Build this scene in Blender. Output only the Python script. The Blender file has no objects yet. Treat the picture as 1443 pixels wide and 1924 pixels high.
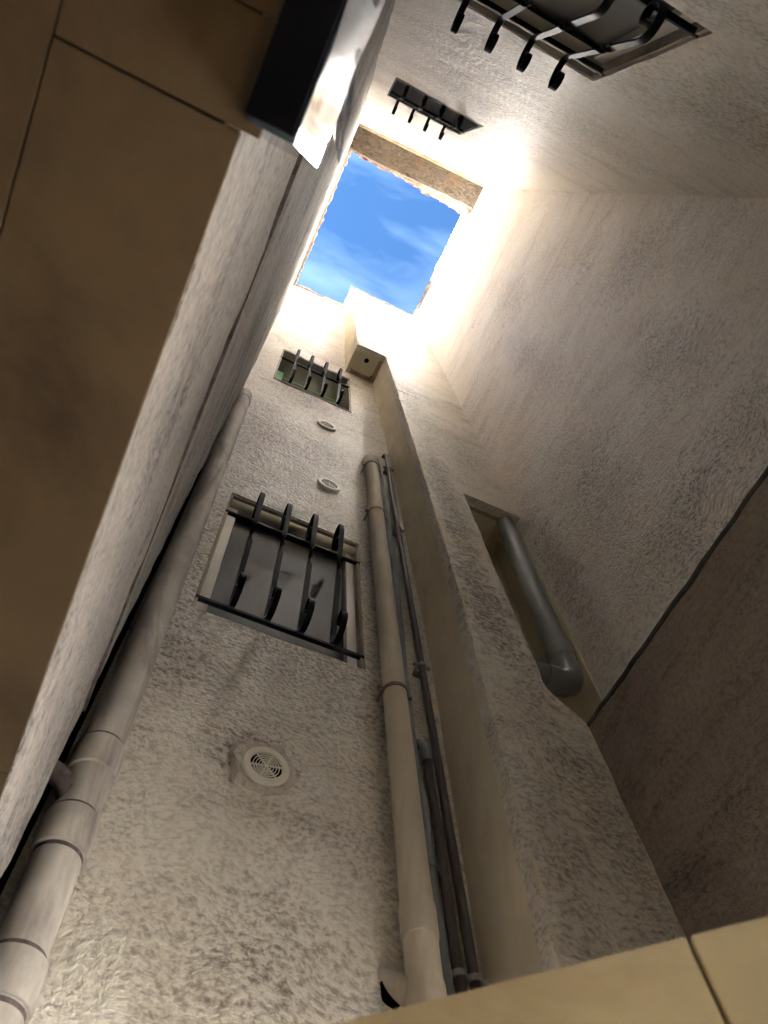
import bpy, math, random
from mathutils import Vector, Matrix, noise
random.seed(7)
SC = bpy.context.scene
COL = SC.collection

# ------------------------------------------------------------------ camera
RIGHT = Vector((0.901882597805475, -0.42893154010414414, -0.05123976658352845))
DOWN = Vector((0.3751675936358721, 0.8365388608713185, -0.39931442615761575))
FWD = Vector((0.21414260776668578, 0.3409112320766269, 0.915381054743258))
cam_data = bpy.data.cameras.new('camera')
cam = bpy.data.objects.new('camera', cam_data)
COL.objects.link(cam)
m = Matrix.Identity(4)
for i in range(3):
    m[i][0] = RIGHT[i]; m[i][1] = -DOWN[i]; m[i][2] = -FWD[i]
cam.matrix_world = m
cam_data.sensor_fit = 'HORIZONTAL'
cam_data.sensor_width = 36.0
cam_data.lens = 36.0 * 1416.365 / 1443.0
cam_data.clip_start = 0.01
cam_data.clip_end = 3000.0
cam_data.dof.use_dof = True
cam_data.dof.focus_distance = 3.6
cam_data.dof.aperture_fstop = 13.0
SC.camera = cam

# ------------------------------------------------------------------ light
SUN_EL, SUN_DIR = math.radians(43.5), Vector((-1.0, 0.02, 0.0)).normalized()
EXPOSURE = 7.05
SKY_STRENGTH = 0.05
SUN_STRENGTH = 3.2
world = bpy.data.worlds.new('World')
SC.world = world
world.use_nodes = True
wn, wl = world.node_tree.nodes, world.node_tree.links
wn.clear()
w_out = wn.new('ShaderNodeOutputWorld')
w_bg = wn.new('ShaderNodeBackground')
w_bg.inputs['Strength'].default_value = SKY_STRENGTH
sky = wn.new('ShaderNodeTexSky')
sky.sky_type = 'NISHITA'
sky.sun_disc = False
sky.sun_elevation = SUN_EL
# Nishita: rotation 0 = +Y, clockwise seen from above
sky.sun_rotation = math.atan2(SUN_DIR.x, SUN_DIR.y)
sky.altitude = 6000.0
sky.air_density = 0.072
sky.dust_density = 0.0
sky.ozone_density = 0.6
tc = wn.new('ShaderNodeTexCoord')
mp = wn.new('ShaderNodeMapping')
mp.inputs['Rotation'].default_value = (0, 0, math.radians(28))
mp.inputs['Scale'].default_value = (4.0, 11.0, 4.0)
n1 = wn.new('ShaderNodeTexNoise')
n1.inputs['Scale'].default_value = 1.3
n1.inputs['Detail'].default_value = 7.0
n1.inputs['Roughness'].default_value = 0.55
n1.inputs['Distortion'].default_value = 0.5
cr = wn.new('ShaderNodeValToRGB')
cr.color_ramp.elements[0].position = 0.44
cr.color_ramp.elements[0].color = (0, 0, 0, 1)
cr.color_ramp.elements[1].position = 1.0
cr.color_ramp.elements[1].color = (0.55, 0.55, 0.55, 1)
mixc = wn.new('ShaderNodeMix')
mixc.data_type = 'RGBA'
mixc.inputs['B'].default_value = (0.22, 0.33, 0.46, 1)
wl.new(tc.outputs['Generated'], mp.inputs['Vector'])
wl.new(mp.outputs['Vector'], n1.inputs['Vector'])
wl.new(n1.outputs['Fac'], cr.inputs['Fac'])
wl.new(cr.outputs['Color'], mixc.inputs['Factor'])
tint = wn.new('ShaderNodeMix'); tint.data_type = 'RGBA'; tint.blend_type = 'MULTIPLY'
tint.inputs[0].default_value = 1.0
tint.inputs['B'].default_value = (0.74, 1.12, 1.22, 1)     # white balance of the blue
wl.new(sky.outputs['Color'], tint.inputs['A'])
wl.new(tint.outputs['Result'], mixc.inputs['A'])
wl.new(mixc.outputs['Result'], w_bg.inputs['Color'])
wl.new(w_bg.outputs['Background'], w_out.inputs['Surface'])

sun_data = bpy.data.lights.new('sun', 'SUN')
sun_data.energy = SUN_STRENGTH
sun_data.angle = math.radians(0.5)
sun_data.color = (1.0, 0.985, 0.965)
sun = bpy.data.objects.new('sun', sun_data)
COL.objects.link(sun)
to_sun = Vector((SUN_DIR.x * math.cos(SUN_EL), SUN_DIR.y * math.cos(SUN_EL), math.sin(SUN_EL)))
sun.rotation_euler = to_sun.to_track_quat('Z', 'Y').to_euler()
sun.location = to_sun * 60

SC.view_settings.view_transform = 'Standard'
SC.view_settings.look = 'None'
SC.view_settings.exposure = EXPOSURE
SC.view_settings.gamma = 1.0
SC.view_settings.use_curve_mapping = False
SC.render.engine = 'CYCLES'
cy = SC.cycles
cy.max_bounces = 32
cy.diffuse_bounces = 32
cy.use_adaptive_sampling = False
cy.glossy_bounces = 24
cy.use_denoising = True
cy.sample_clamp_indirect = 1.0
cy.blur_glossy = 3.0
cy.caustics_reflective = True
cy.caustics_refractive = False

# ------------------------------------------------------------------ materials
def mat_new(name):
    mt = bpy.data.materials.new(name)
    mt.use_nodes = True
    nt = mt.node_tree
    b = nt.nodes['Principled BSDF']
    return mt, nt, b

def N(nt, typ, **kw):
    n = nt.nodes.new(typ)
    for k, v in kw.items():
        if k in n.inputs:
            n.inputs[k].default_value = v
        else:
            setattr(n, k, v)
    return n

def coords(nt, scale=(1, 1, 1), rot=(0, 0, 0)):
    t = N(nt, 'ShaderNodeTexCoord')
    mpn = N(nt, 'ShaderNodeMapping')
    mpn.inputs['Scale'].default_value = scale
    mpn.inputs['Rotation'].default_value = rot
    nt.links.new(t.outputs['Object'], mpn.inputs['Vector'])
    return mpn.outputs['Vector']

def ramp(nt, fac, p0, p1, c0=(0, 0, 0, 1), c1=(1, 1, 1, 1)):
    r = N(nt, 'ShaderNodeValToRGB')
    r.color_ramp.elements[0].position = p0
    r.color_ramp.elements[1].position = p1
    r.color_ramp.elements[0].color = c0
    r.color_ramp.elements[1].color = c1
    nt.links.new(fac, r.inputs['Fac'])
    return r.outputs['Color']

def mix(nt, fac, a, b, mode='MIX'):
    n = N(nt, 'ShaderNodeMix', data_type='RGBA', blend_type=mode)
    for key, val in (('Factor', fac), ('A', a), ('B', b)):
        if hasattr(val, 'is_linked') or hasattr(val, 'links'):
            nt.links.new(val, n.inputs[key])
        elif key == 'Factor':
            n.inputs[0].default_value = val
        else:
            n.inputs[key].default_value = (*val, 1)
    return n.outputs['Result']

def math_n(nt, op, a, b=None, clamp=False):
    n = N(nt, 'ShaderNodeMath', operation=op, use_clamp=clamp)
    for i, v in enumerate((a, b)):
        if v is None:
            continue
        if hasattr(v, 'is_linked'):
            nt.links.new(v, n.inputs[i])
        else:
            n.inputs[i].default_value = v
    return n.outputs[0]

def noise_n(nt, vec, scale, detail=3.0, rough=0.5, dist=0.0):
    n = N(nt, 'ShaderNodeTexNoise')
    n.inputs['Scale'].default_value = scale
    n.inputs['Detail'].default_value = detail
    n.inputs['Roughness'].default_value = rough
    n.inputs['Distortion'].default_value = dist
    nt.links.new(vec, n.inputs['Vector'])
    return n

def plaster(name, base, light, grime, grime_amt=0.5, bump=1.0, dist=0.017, scale=70.0, crev=0.26, swirl=0.022, rough=0.52, spec=0.95, spots=()):
    """rough trowelled render: warped fine ridges, hollows darkened by painted relief shade and dirt, blotchy rain stains"""
    mt, nt, b = mat_new(name)
    P = coords(nt)
    # domain warp for the trowel swirls
    wv = noise_n(nt, P, 4.0, 1.0)
    sub = N(nt, 'ShaderNodeVectorMath', operation='SUBTRACT')
    sub.inputs[1].default_value = (0.5, 0.5, 0.5)
    nt.links.new(wv.outputs['Color'], sub.inputs[0])
    scl = N(nt, 'ShaderNodeVectorMath', operation='SCALE')
    scl.inputs['Scale'].default_value = swirl * 4
    nt.links.new(sub.outputs[0], scl.inputs[0])
    add = N(nt, 'ShaderNodeVectorMath', operation='ADD')
    nt.links.new(P, add.inputs[0]); nt.links.new(scl.outputs[0], add.inputs[1])
    st = N(nt, 'ShaderNodeMapping')
    st.inputs['Scale'].default_value = (0.95, 0.95, 1.25)
    nt.links.new(add.outputs[0], st.inputs['Vector'])
    W = st.outputs['Vector']
    fine = noise_n(nt, W, scale, 2.5, 0.6, 0.3).outputs['Fac']
    mid = noise_n(nt, W, scale * 0.4, 2.0, 0.55, 0.4).outputs['Fac']
    big = noise_n(nt, P, 9.0, 1.0, 0.5).outputs['Fac']
    h = math_n(nt, 'ADD', math_n(nt, 'MULTIPLY', fine, 0.75), math_n(nt, 'MULTIPLY', mid, 0.5))
    h2 = math_n(nt, 'ADD', h, math_n(nt, 'MULTIPLY', big, 0.35))
    # colour
    blot = noise_n(nt, P, 2.2, 3.0, 0.6, 0.6).outputs['Fac']
    col = mix(nt, ramp(nt, blot, 0.35, 0.68), base, light)
    streakv = coords(nt, (1.9, 1.9, 6.5), (0.22, 0.18, 0.0))
    streak = noise_n(nt, streakv, 1.0, 5.0, 0.66, 0.8).outputs['Fac']
    patch = noise_n(nt, P, 1.3, 4.0, 0.6, 0.3).outputs['Fac']
    sp = math_n(nt, 'ADD', math_n(nt, 'MULTIPLY', streak, 0.6), math_n(nt, 'MULTIPLY', patch, 0.4))
    g = math_n(nt, 'MULTIPLY', ramp(nt, sp, 0.48, 0.68), grime_amt)
    for c0, r0, amt in spots:                    # soot marks of their own shape: under sills, round vents and pipe ends
        v1n = N(nt, 'ShaderNodeVectorMath', operation='SUBTRACT'); v1n.inputs[1].default_value = c0
        nt.links.new(P, v1n.inputs[0])
        v2n = N(nt, 'ShaderNodeVectorMath', operation='MULTIPLY'); v2n.inputs[1].default_value = tuple(1 / q for q in r0)
        nt.links.new(v1n.outputs[0], v2n.inputs[0])
        v3n = N(nt, 'ShaderNodeVectorMath', operation='LENGTH')
        nt.links.new(v2n.outputs[0], v3n.inputs[0])
        wob = math_n(nt, 'ADD', v3n.outputs['Value'], math_n(nt, 'MULTIPLY', math_n(nt, 'SUBTRACT', mid, 0.5), 1.6))
        wob = math_n(nt, 'ADD', wob, math_n(nt, 'MULTIPLY', math_n(nt, 'SUBTRACT', streak, 0.5), 2.6))
        mk = math_n(nt, 'MULTIPLY', ramp(nt, wob, 0.1, 1.25, (1, 1, 1, 1), (0, 0, 0, 1)), amt * 0.62)
        g = math_n(nt, 'ADD', g, mk, True)
    crevm = ramp(nt, fine, 0.34, 0.58, (1, 1, 1, 1), (0, 0, 0, 1))
    # relief shade painted into the hollows along with dirt, darker where stained
    cg = math_n(nt, 'MULTIPLY', crevm, math_n(nt, 'ADD', math_n(nt, 'MULTIPLY', g, 1.1), crev), True)
    col = mix(nt, math_n(nt, 'MULTIPLY', g, 0.55), col, grime)
    dark = tuple(c * 0.62 for c in grime)
    col = mix(nt, cg, col, dark)
    nt.links.new(col, b.inputs['Base Color'])
    b.inputs['Roughness'].default_value = rough
    b.inputs['Specular IOR Level'].default_value = spec
    bp = N(nt, 'ShaderNodeBump')
    bp.inputs['Strength'].default_value = bump
    bp.inputs['Distance'].default_value = dist
    nt.links.new(h2, bp.inputs['Height'])
    nt.links.new(bp.outputs['Normal'], b.inputs['Normal'])
    return mt

def simple(name, col, rough=0.5, metal=0.0, var=0.15, nscale=12.0, dirt=None, dirt_amt=0.0, bump=0.0, bscale=80.0, bdist=0.002, streak=False, spec=0.5):
    mt, nt, b = mat_new(name)
    P = coords(nt)
    nz = noise_n(nt, P, nscale, 4.0, 0.6, 0.3).outputs['Fac']
    dk = tuple(c * (1 - var) for c in col)
    lt = tuple(min(1, c * (1 + var)) for c in col)
    c = mix(nt, ramp(nt, nz, 0.3, 0.7), dk, lt)
    if dirt:
        v = coords(nt, (11, 11, 2.0)) if streak else P
        dn = noise_n(nt, v, 1.0 if streak else 3.5, 6.0, 0.65, 0.6).outputs['Fac']
        c = mix(nt, math_n(nt, 'MULTIPLY', ramp(nt, dn, 0.45, 0.68), dirt_amt), c, dirt)
    nt.links.new(c, b.inputs['Base Color'])
    b.inputs['Roughness'].default_value = rough
    b.inputs['Metallic'].default_value = metal
    b.inputs['Specular IOR Level'].default_value = spec
    if bump:
        bp = N(nt, 'ShaderNodeBump')
        bp.inputs['Strength'].default_value = bump
        bp.inputs['Distance'].default_value = bdist
        nt.links.new(noise_n(nt, P, bscale, 4.0, 0.6).outputs['Fac'], bp.inputs['Height'])
        nt.links.new(bp.outputs['Normal'], b.inputs['Normal'])
    return mt

M = {}
M['front'] = plaster('render_front', (0.79, 0.74, 0.64), (0.87, 0.84, 0.77), (0.34, 0.27, 0.20), 0.5, crev=0.38, dist=0.013, spots=[((0.345, 1.3, 1.515), (0.12, 0.3, 0.12), 1.7), ((0.36, 1.3, 1.97), (0.42, 0.3, 0.22), 0.6), ((0.10, 1.3, 3.9), (0.14, 0.3, 0.7), 0.95), ((0.72, 1.3, 2.2), (0.08, 0.3, 1.5), 0.6), ((0.36, 1.3, 4.9), (0.4, 0.3, 0.35), 0.9), ((0.12, 1.3, 1.78), (0.18, 0.3, 0.16), 0.75), ((0.45, 1.3, 3.95), (0.35, 0.3, 0.35), 0.7), ((0.40, 1.3, 0.95), (0.30, 0.3, 0.22), 0.75), ((0.05, 1.3, 2.4), (0.10, 0.3, 0.9), 0.9)])
M['right'] = plaster('render_right', (0.84, 0.78, 0.69), (0.89, 0.86, 0.80), (0.33, 0.265, 0.21), 0.40, swirl=0.045, dist=0.011, spots=[((1.475, 0.62, 3.1), (0.3, 0.30, 0.5), 0.8), ((1.475, 0.98, 2.9), (0.3, 0.12, 0.8), 0.9), ((1.475, 0.42, 4.6), (0.3, 0.16, 0.9), 0.6), ((1.475, 0.0, 3.0), (0.3, 0.2, 0.5), 0.7), ((1.475, 0.2, 5.8), (0.3, 0.25, 0.5), 0.7), ((1.475, -0.3, 3.9), (0.3, 0.3, 0.4), 0.6), ((1.475, 0.5, 2.2), (0.3, 0.3, 0.35), 0.85), ((1.475, 0.1, 2.3), (0.3, 0.3, 0.3), 0.7)])
M['back'] = plaster('render_back', (0.82, 0.76, 0.66), (0.89, 0.85, 0.77), (0.40, 0.32, 0.25), 0.48, dist=0.011, spots=[((1.05, -0.641, 2.3), (0.4, 0.3, 0.5), 0.8), ((0.9, -0.641, 3.6), (0.5, 0.3, 0.35), 0.6), ((0.4, -0.641, 4.3), (0.4, 0.3, 0.4), 0.6)])
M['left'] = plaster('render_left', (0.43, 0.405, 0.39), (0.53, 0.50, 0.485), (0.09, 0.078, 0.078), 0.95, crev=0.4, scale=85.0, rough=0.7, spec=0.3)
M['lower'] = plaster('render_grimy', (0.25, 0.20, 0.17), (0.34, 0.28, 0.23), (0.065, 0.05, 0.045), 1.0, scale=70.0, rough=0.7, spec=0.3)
M['column'] = plaster('render_column', (0.75, 0.69, 0.60), (0.83, 0.78, 0.70), (0.29, 0.235, 0.19), 0.55, scale=66.0, spots=[((1.02, 1.045, 3.3), (0.10, 0.3, 1.1), 1.2), ((1.10, 1.045, 1.9), (0.10, 0.3, 0.7), 0.8), ((0.96, 1.045, 5.0), (0.12, 0.3, 0.6), 0.9), ((1.02, 1.045, 2.4), (0.12, 0.3, 0.5), 1.2), ((1.2, 1.045, 1.4), (0.12, 0.3, 0.6), 0.9), ((1.0, 1.045, 1.1), (0.1, 0.3, 0.5), 0.7), ((1.25, 1.045, 4.2), (0.2, 0.3, 0.6), 0.6)])
M['smooth'] = simple('painted_render', (0.72, 0.65, 0.50), 0.85, var=0.08, nscale=5, dirt=(0.46, 0.38, 0.28), dirt_amt=0.3, bump=0.6, bscale=120, bdist=0.003, streak=True, spec=0.2)
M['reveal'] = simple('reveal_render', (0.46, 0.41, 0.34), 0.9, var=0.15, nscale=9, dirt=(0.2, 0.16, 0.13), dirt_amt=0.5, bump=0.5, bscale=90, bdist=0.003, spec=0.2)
M['mortar'] = simple('coping_mortar', (0.20, 0.165, 0.13), 0.95, var=0.45, nscale=24, dirt=(0.07, 0.055, 0.045), dirt_amt=0.6, bump=1.0, bscale=60, bdist=0.01, spec=0.1)
M['tile'] = simple('clay_tile', (0.20, 0.095, 0.06), 0.9, var=0.35, nscale=9, dirt=(0.28, 0.22, 0.17), dirt_amt=0.5, bump=0.6, bscale=60, bdist=0.004, spec=0.1)
M['stone'] = simple('beige_stone', (0.78, 0.71, 0.49), 0.55, var=0.10, nscale=7, dirt=(0.42, 0.32, 0.17), dirt_amt=0.7, bump=0.15, bscale=60, spec=0.3)
M['shaded_soffit_stone'] = simple('shaded_soffit_stone', (0.105, 0.074, 0.041), 0.7, var=0.10, nscale=6, dirt=(0.035, 0.022, 0.014), dirt_amt=0.7, bump=0.3, bscale=60, spec=0.25)  # beige tile darkened; the underside's shade is put into its colour
M['joint'] = simple('dirty_joint', (0.012, 0.010, 0.008), 0.95, spec=0.02)
M['iron'] = simple('black_iron', (0.005, 0.005, 0.006), 0.55, var=0.4, nscale=30, dirt=(0.02, 0.014, 0.011), dirt_amt=0.4, bump=0.15, bscale=150, bdist=0.001, spec=0.14)
M['alu'] = simple('white_frame', (0.88, 0.88, 0.88), 0.18, spec=1.0, var=0.04, dirt=(0.5, 0.46, 0.4), dirt_amt=0.25, streak=True)
M['cream_alu'] = simple('cream_frame', (0.60, 0.54, 0.42), 0.4, var=0.06, dirt=(0.36, 0.31, 0.24), dirt_amt=0.3)
M['pipe_cream'] = simple('cream_pipe', (0.66, 0.60, 0.49), 0.6, var=0.06, nscale=6, dirt=(0.34, 0.27, 0.21), dirt_amt=0.55, bump=0.25, bscale=40, bdist=0.002, streak=True, spec=0.3)
M['pipe_old'] = simple('weathered_pipe', (0.58, 0.55, 0.515), 0.7, var=0.18, nscale=8, dirt=(0.18, 0.145, 0.14), dirt_amt=0.75, bump=0.25, bscale=60, bdist=0.002, streak=True, spec=0.35)
M['pipe_grey'] = simple('grey_plastic', (0.22, 0.24, 0.255), 0.38, var=0.08, nscale=10, dirt=(0.32, 0.30, 0.26), dirt_amt=0.12, streak=True)
M['pipe_steel'] = simple('dark_painted_steel', (0.10, 0.085, 0.085), 0.45, var=0.2, nscale=12, dirt=(0.075, 0.045, 0.04), dirt_amt=0.6, streak=True)
M['foam'] = simple('grey_foam_sleeve', (0.27, 0.31, 0.36), 0.8, var=0.12, nscale=14, bump=0.3, bscale=120, bdist=0.002, spec=0.2)
M['clamp'] = simple('rusty_clamp', (0.30, 0.25, 0.22), 0.55, metal=0.3, var=0.3, nscale=40, dirt=(0.12, 0.06, 0.04), dirt_amt=0.6)
M['zinc'] = simple('zinc_clamp', (0.5, 0.5, 0.48), 0.4, metal=0.7, var=0.2, nscale=40, dirt=(0.2, 0.12, 0.08), dirt_amt=0.3)
M['old_frame'] = simple('old_grey_frame', (0.40, 0.375, 0.31), 0.7, var=0.12, dirt=(0.22, 0.19, 0.15), dirt_amt=0.5)
M['collar_dirt'] = simple('collar_dirt', (0.14, 0.115, 0.11), 0.9, var=0.5, nscale=60, spec=0.1)
M['dark_reveal'] = simple('shaded_reveal', (0.045, 0.045, 0.05), 0.8, var=0.3, dirt=(0.10, 0.08, 0.06), dirt_amt=0.5)  # dark copy of the reveal, shade of the recess put into its colour
M['shade_black'] = simple('painted_dark', (0.006, 0.006, 0.007), 1.0, spec=0.0)  # near-black colour standing in for shade inside recesses and holes
M['rubber'] = simple('black_seal', (0.004, 0.004, 0.006), 0.8, spec=0.05)
M['vent'] = simple('vent_plastic', (0.84, 0.80, 0.70), 0.45, var=0.05, dirt=(0.45, 0.38, 0.28), dirt_amt=0.3)
M['mint'] = simple('mint_foam', (0.30, 0.62, 0.45), 0.7, var=0.08)
M['feather'] = simple('white_feather', (0.85, 0.85, 0.85), 0.8, var=0.05)
M['timber_trim'] = simple('timber_trim', (0.48, 0.40, 0.28), 0.85, var=0.2, nscale=20, dirt=(0.30, 0.13, 0.05), dirt_amt=0.7, bump=0.4, bscale=50, bdist=0.003, spec=0.15)

def wood_mat():
    mt, nt, b = mat_new('weathered_timber')
    v = coords(nt, (2.2, 30, 30))
    a = noise_n(nt, v, 1.0, 6.0, 0.7, 1.2).outputs['Fac']
    v2 = coords(nt, (6, 10, 10))
    c2 = noise_n(nt, v2, 1.0, 4.0, 0.6, 0.5).outputs['Fac']
    c = mix(nt, ramp(nt, a, 0.32, 0.68), (0.035, 0.026, 0.020), (0.17, 0.14, 0.11))
    c = mix(nt, math_n(nt, 'MULTIPLY', ramp(nt, c2, 0.5, 0.7), 0.5), c, (0.15, 0.09, 0.04))
    nt.links.new(c, b.inputs['Base Color'])
    b.inputs['Roughness'].default_value = 0.9
    b.inputs['Specular IOR Level'].default_value = 0.15
    bp = N(nt, 'ShaderNodeBump'); bp.inputs['Strength'].default_value = 1.0; bp.inputs['Distance'].default_value = 0.012
    nt.links.new(a, bp.inputs['Height']); nt.links.new(bp.outputs['Normal'], b.inputs['Normal'])
    return mt
M['wood'] = wood_mat()

def pane_mat(name, col, rough, dust):
    mt, nt, b = mat_new(name)
    P = coords(nt)
    d1 = noise_n(nt, coords(nt, (3.0, 3.0, 1.2), (0.2, 0.5, 0.3)), 1.6, 5.0, 0.65, 0.8).outputs['Fac']
    sp = noise_n(nt, P, 90.0, 2.0, 0.6).outputs['Fac']
    f = math_n(nt, 'MULTIPLY', ramp(nt, d1, 0.30, 0.80), dust)
    c = mix(nt, f, col, (0.30, 0.30, 0.34))
    c = mix(nt, math_n(nt, 'MULTIPLY', ramp(nt, sp, 0.73, 0.77), 0.3), c, (0.4, 0.4, 0.4))
    nt.links.new(c, b.inputs['Base Color'])
    nt.links.new(math_n(nt, 'ADD', math_n(nt, 'MULTIPLY', d1, 0.2), rough), b.inputs['Roughness'])
    b.inputs['Specular IOR Level'].default_value = 0.25
    b.inputs['IOR'].default_value = 1.5
    return mt
M['pane'] = pane_mat('dusty_dark_glass', (0.016, 0.016, 0.021), 0.30, 0.14)
M['pane_clean'] = pane_mat('dark_glass', (0.012, 0.012, 0.014), 0.45, 0.08)

def film_mat():
    mt, nt, b = mat_new('film_covered_metal')
    b.inputs['Base Color'].default_value = (0.13, 0.19, 0.30, 1)
    b.inputs['Metallic'].default_value = 1.0
    b.inputs['Roughness'].default_value = 0.10
    v = coords(nt, (6, 22, 3.0), (0.35, 0, 0))
    a = noise_n(nt, v, 1.2, 2.0, 0.4, 0.7).outputs['Fac']
    bp = N(nt, 'ShaderNodeBump'); bp.inputs['Strength'].default_value = 0.22; bp.inputs['Distance'].default_value = 0.012
    nt.links.new(a, bp.inputs['Height']); nt.links.new(bp.outputs['Normal'], b.inputs['Normal'])
    return mt
M['film'] = film_mat()

# ------------------------------------------------------------------ mesh helpers
class MB:
    def __init__(self):
        self.v = []; self.f = []
    def quad_box(self, p):          # p: 8 points bottom ring then top ring
        o = len(self.v); self.v += [tuple(q) for q in p]
        self.f += [tuple(o + i for i in q) for q in ((3, 2, 1, 0), (4, 5, 6, 7), (0, 1, 5, 4), (1, 2, 6, 5), (2, 3, 7, 6), (3, 0, 4, 7))]
        return self
    def box(self, x0, x1, y0, y1, z0, z1):
        return self.quad_box([(x0, y0, z0), (x1, y0, z0), (x1, y1, z0), (x0, y1, z0), (x0, y0, z1), (x1, y0, z1), (x1, y1, z1), (x0, y1, z1)])
    def rings(self, rings, cap=True, closed=False):
        o = len(self.v); n = len(rings[0])
        for r in rings:
            self.v += [tuple(q) for q in r]
        k = len(rings)
        for i in range(k if closed else k - 1):
            a = o + i * n; b = o + ((i + 1) % k) * n
            for j in range(n):
                self.f.append((a + j, a + (j + 1) % n, b + (j + 1) % n, b + j))
        if cap and not closed:
            self.f.append(tuple(o + j for j in reversed(range(n))))
            self.f.append(tuple(o + (k - 1) * n + j for j in range(n)))
        return self
    def tube(self, path, rad, seg=20, cap=True, squash=None):
        path = [Vector(p) for p in path]
        rads = rad if isinstance(rad, (list, tuple)) else [rad] * len(path)
        t0 = (path[1] - path[0]).normalized()
        up = Vector((0, 1, 0)) if abs(t0.y) < 0.9 else Vector((1, 0, 0))
        rs = []
        nrm = (up - t0 * up.dot(t0)).normalized()
        for i, p in enumerate(path):
            t = (path[min(i + 1, len(path) - 1)] - path[max(i - 1, 0)]).normalized()
            nrm = (nrm - t * nrm.dot(t)).normalized()
            bn = t.cross(nrm)
            r = rads[i]
            rs.append([p + nrm * math.cos(2 * math.pi * j / seg) * r * (squash or 1) + bn * math.sin(2 * math.pi * j / seg) * r for j in range(seg)])
        return self.rings(rs, cap)
    def prism(self, poly, axis, a0, a1):
        """polygon in the two other axes, extruded along axis (0,1,2)"""
        def P(p, a):
            q = list(p); q.insert(axis, a); return tuple(q)
        return self.rings([[P(p, a0) for p in poly], [P(p, a1) for p in poly]])
    def build(self, name, mat, parent=None, smooth=False, bevel=0.0, seg=2):
        me = bpy.data.meshes.new(name)
        me.from_pydata(self.v, [], self.f)
        me.validate()
        me.update()
        import bmesh as _b
        bm = _b.new(); bm.from_mesh(me)
        _b.ops.recalc_face_normals(bm, faces=bm.faces)
        bm.to_mesh(me); bm.free()
        me.materials.append(M[mat] if isinstance(mat, str) else mat)
        if smooth:
            me.polygons.foreach_set('use_smooth', [True] * len(me.polygons))
        o = bpy.data.objects.new(name, me)
        COL.objects.link(o)
        if parent:
            o.parent = parent
            o.matrix_parent_inverse = parent.matrix_world.inverted() if parent.type != 'EMPTY' else Matrix.Translation(-Vector(parent.location))
        if bevel:
            bv = o.modifiers.new('bevel', 'BEVEL'); bv.width = bevel; bv.segments = seg; bv.limit_method = 'ANGLE'
        if smooth == 'auto':
            me.set_sharp_from_angle(angle=math.radians(35))
        return o

def tag(o, label, cat, group=None, kind=None):
    o['label'] = label; o['category'] = cat
    if group: o['group'] = group
    if kind: o['kind'] = kind
    return o

def empty(name, loc):
    o = bpy.data.objects.new(name, None)
    o.location = loc
    o.empty_display_size = 0.1
    COL.objects.link(o)
    return o

def catmull(pts, n=5):
    out = []
    P = [Vector(p) for p in pts]
    for i in range(len(P) - 1):
        a, b, c, d = P[max(i - 1, 0)], P[i], P[i + 1], P[min(i + 2, len(P) - 1)]
        for k in range(n):
            t = k / n
            out.append(0.5 * ((2 * b) + (c - a) * t + (2 * a - 5 * b + 4 * c - d) * t * t + (3 * b - a - 3 * c + d) * t ** 3))
    out.append(P[-1])
    return out

def wavy(p, f, s):
    return noise.noise(Vector(p) * f + Vector((s, s * 1.7, -s)))

# wall sheets: mp(u, v, d) -> world, d is depth towards the open well
YF, YC, XL, XR, YB = 1.30, 1.045, -0.075, 1.475, -0.641
ZG, ZT = -1.5, 9.66
FRONT = lambda u, v, d: (u, YF - d, v)
CFRONT = lambda u, v, d: (u, YC - d, v)
BACK = lambda u, v, d: (u, YB + d, v)
LEFT = lambda u, v, d: (XL + d, u, v)
RIGHTW = lambda u, v, d: (XR - d, u, v)

def lines(a, b, step, extra):
    n = max(1, int(round((b - a) / step)))
    s = {round(a + (b - a) * i / n, 5) for i in range(n + 1)}
    ex = {round(e, 5) for e in extra if a - 1e-6 <= e <= b + 1e-6}
    s = {q for q in s if all(abs(q - e) > step * 0.35 for e in ex)} | ex | {round(a, 5), round(b, 5)}
    return sorted(s)

def wall_mesh(name, mp, u0, u1, v0, v1, holes, mat, parent=None, step=0.03, amp=0.006, thick=0.25, seed=1.0, freq=6.0):
    us = lines(u0, u1, step, [h[i] for h in holes for i in (0, 1)])
    vs = lines(v0, v1, step, [h[i] for h in holes for i in (2, 3)])
    mb = MB(); idx = {}
    def vid(i, j, back):
        k = (i, j, back)
        if k not in idx:
            u, v = us[i], vs[j]
            if back:
                p = mp(u, v, -thick)
            else:
                q = mp(u, v, 0)
                d = amp * (0.65 * wavy(q, freq, seed) + 0.35 * wavy(q, freq * 3.1, seed + 4) + 0.5 * wavy(q, freq * 0.3, seed + 9))
                p = mp(u, v, d)
            idx[k] = len(mb.v); mb.v.append(p)
        return idx[k]
    def solid(i, j):
        if i < 0 or j < 0 or i >= len(us) - 1 or j >= len(vs) - 1:
            return False
        cu, cv = (us[i] + us[i + 1]) / 2, (vs[j] + vs[j + 1]) / 2
        return not any(h[0] < cu < h[1] and h[2] < cv < h[3] for h in holes)
    for i in range(len(us) - 1):
        for j in range(len(vs) - 1):
            if not solid(i, j):
                continue
            for bk in (0, 1):
                mb.f.append((vid(i, j, bk), vid(i + 1, j, bk), vid(i + 1, j + 1, bk), vid(i, j + 1, bk)))
            for di, dj, e in ((-1, 0, ((i, j), (i, j + 1))), (1, 0, ((i + 1, j), (i + 1, j + 1))), (0, -1, ((i, j), (i + 1, j))), (0, 1, ((i, j + 1), (i + 1, j + 1)))):
                if not solid(i + di, j + dj):
                    (a, b2), (c, d2) = e
                    mb.f.append((vid(a, b2, 0), vid(c, d2, 0), vid(c, d2, 1), vid(a, b2, 1)))
    return mb.build(name, mat, parent, smooth='auto')

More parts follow.
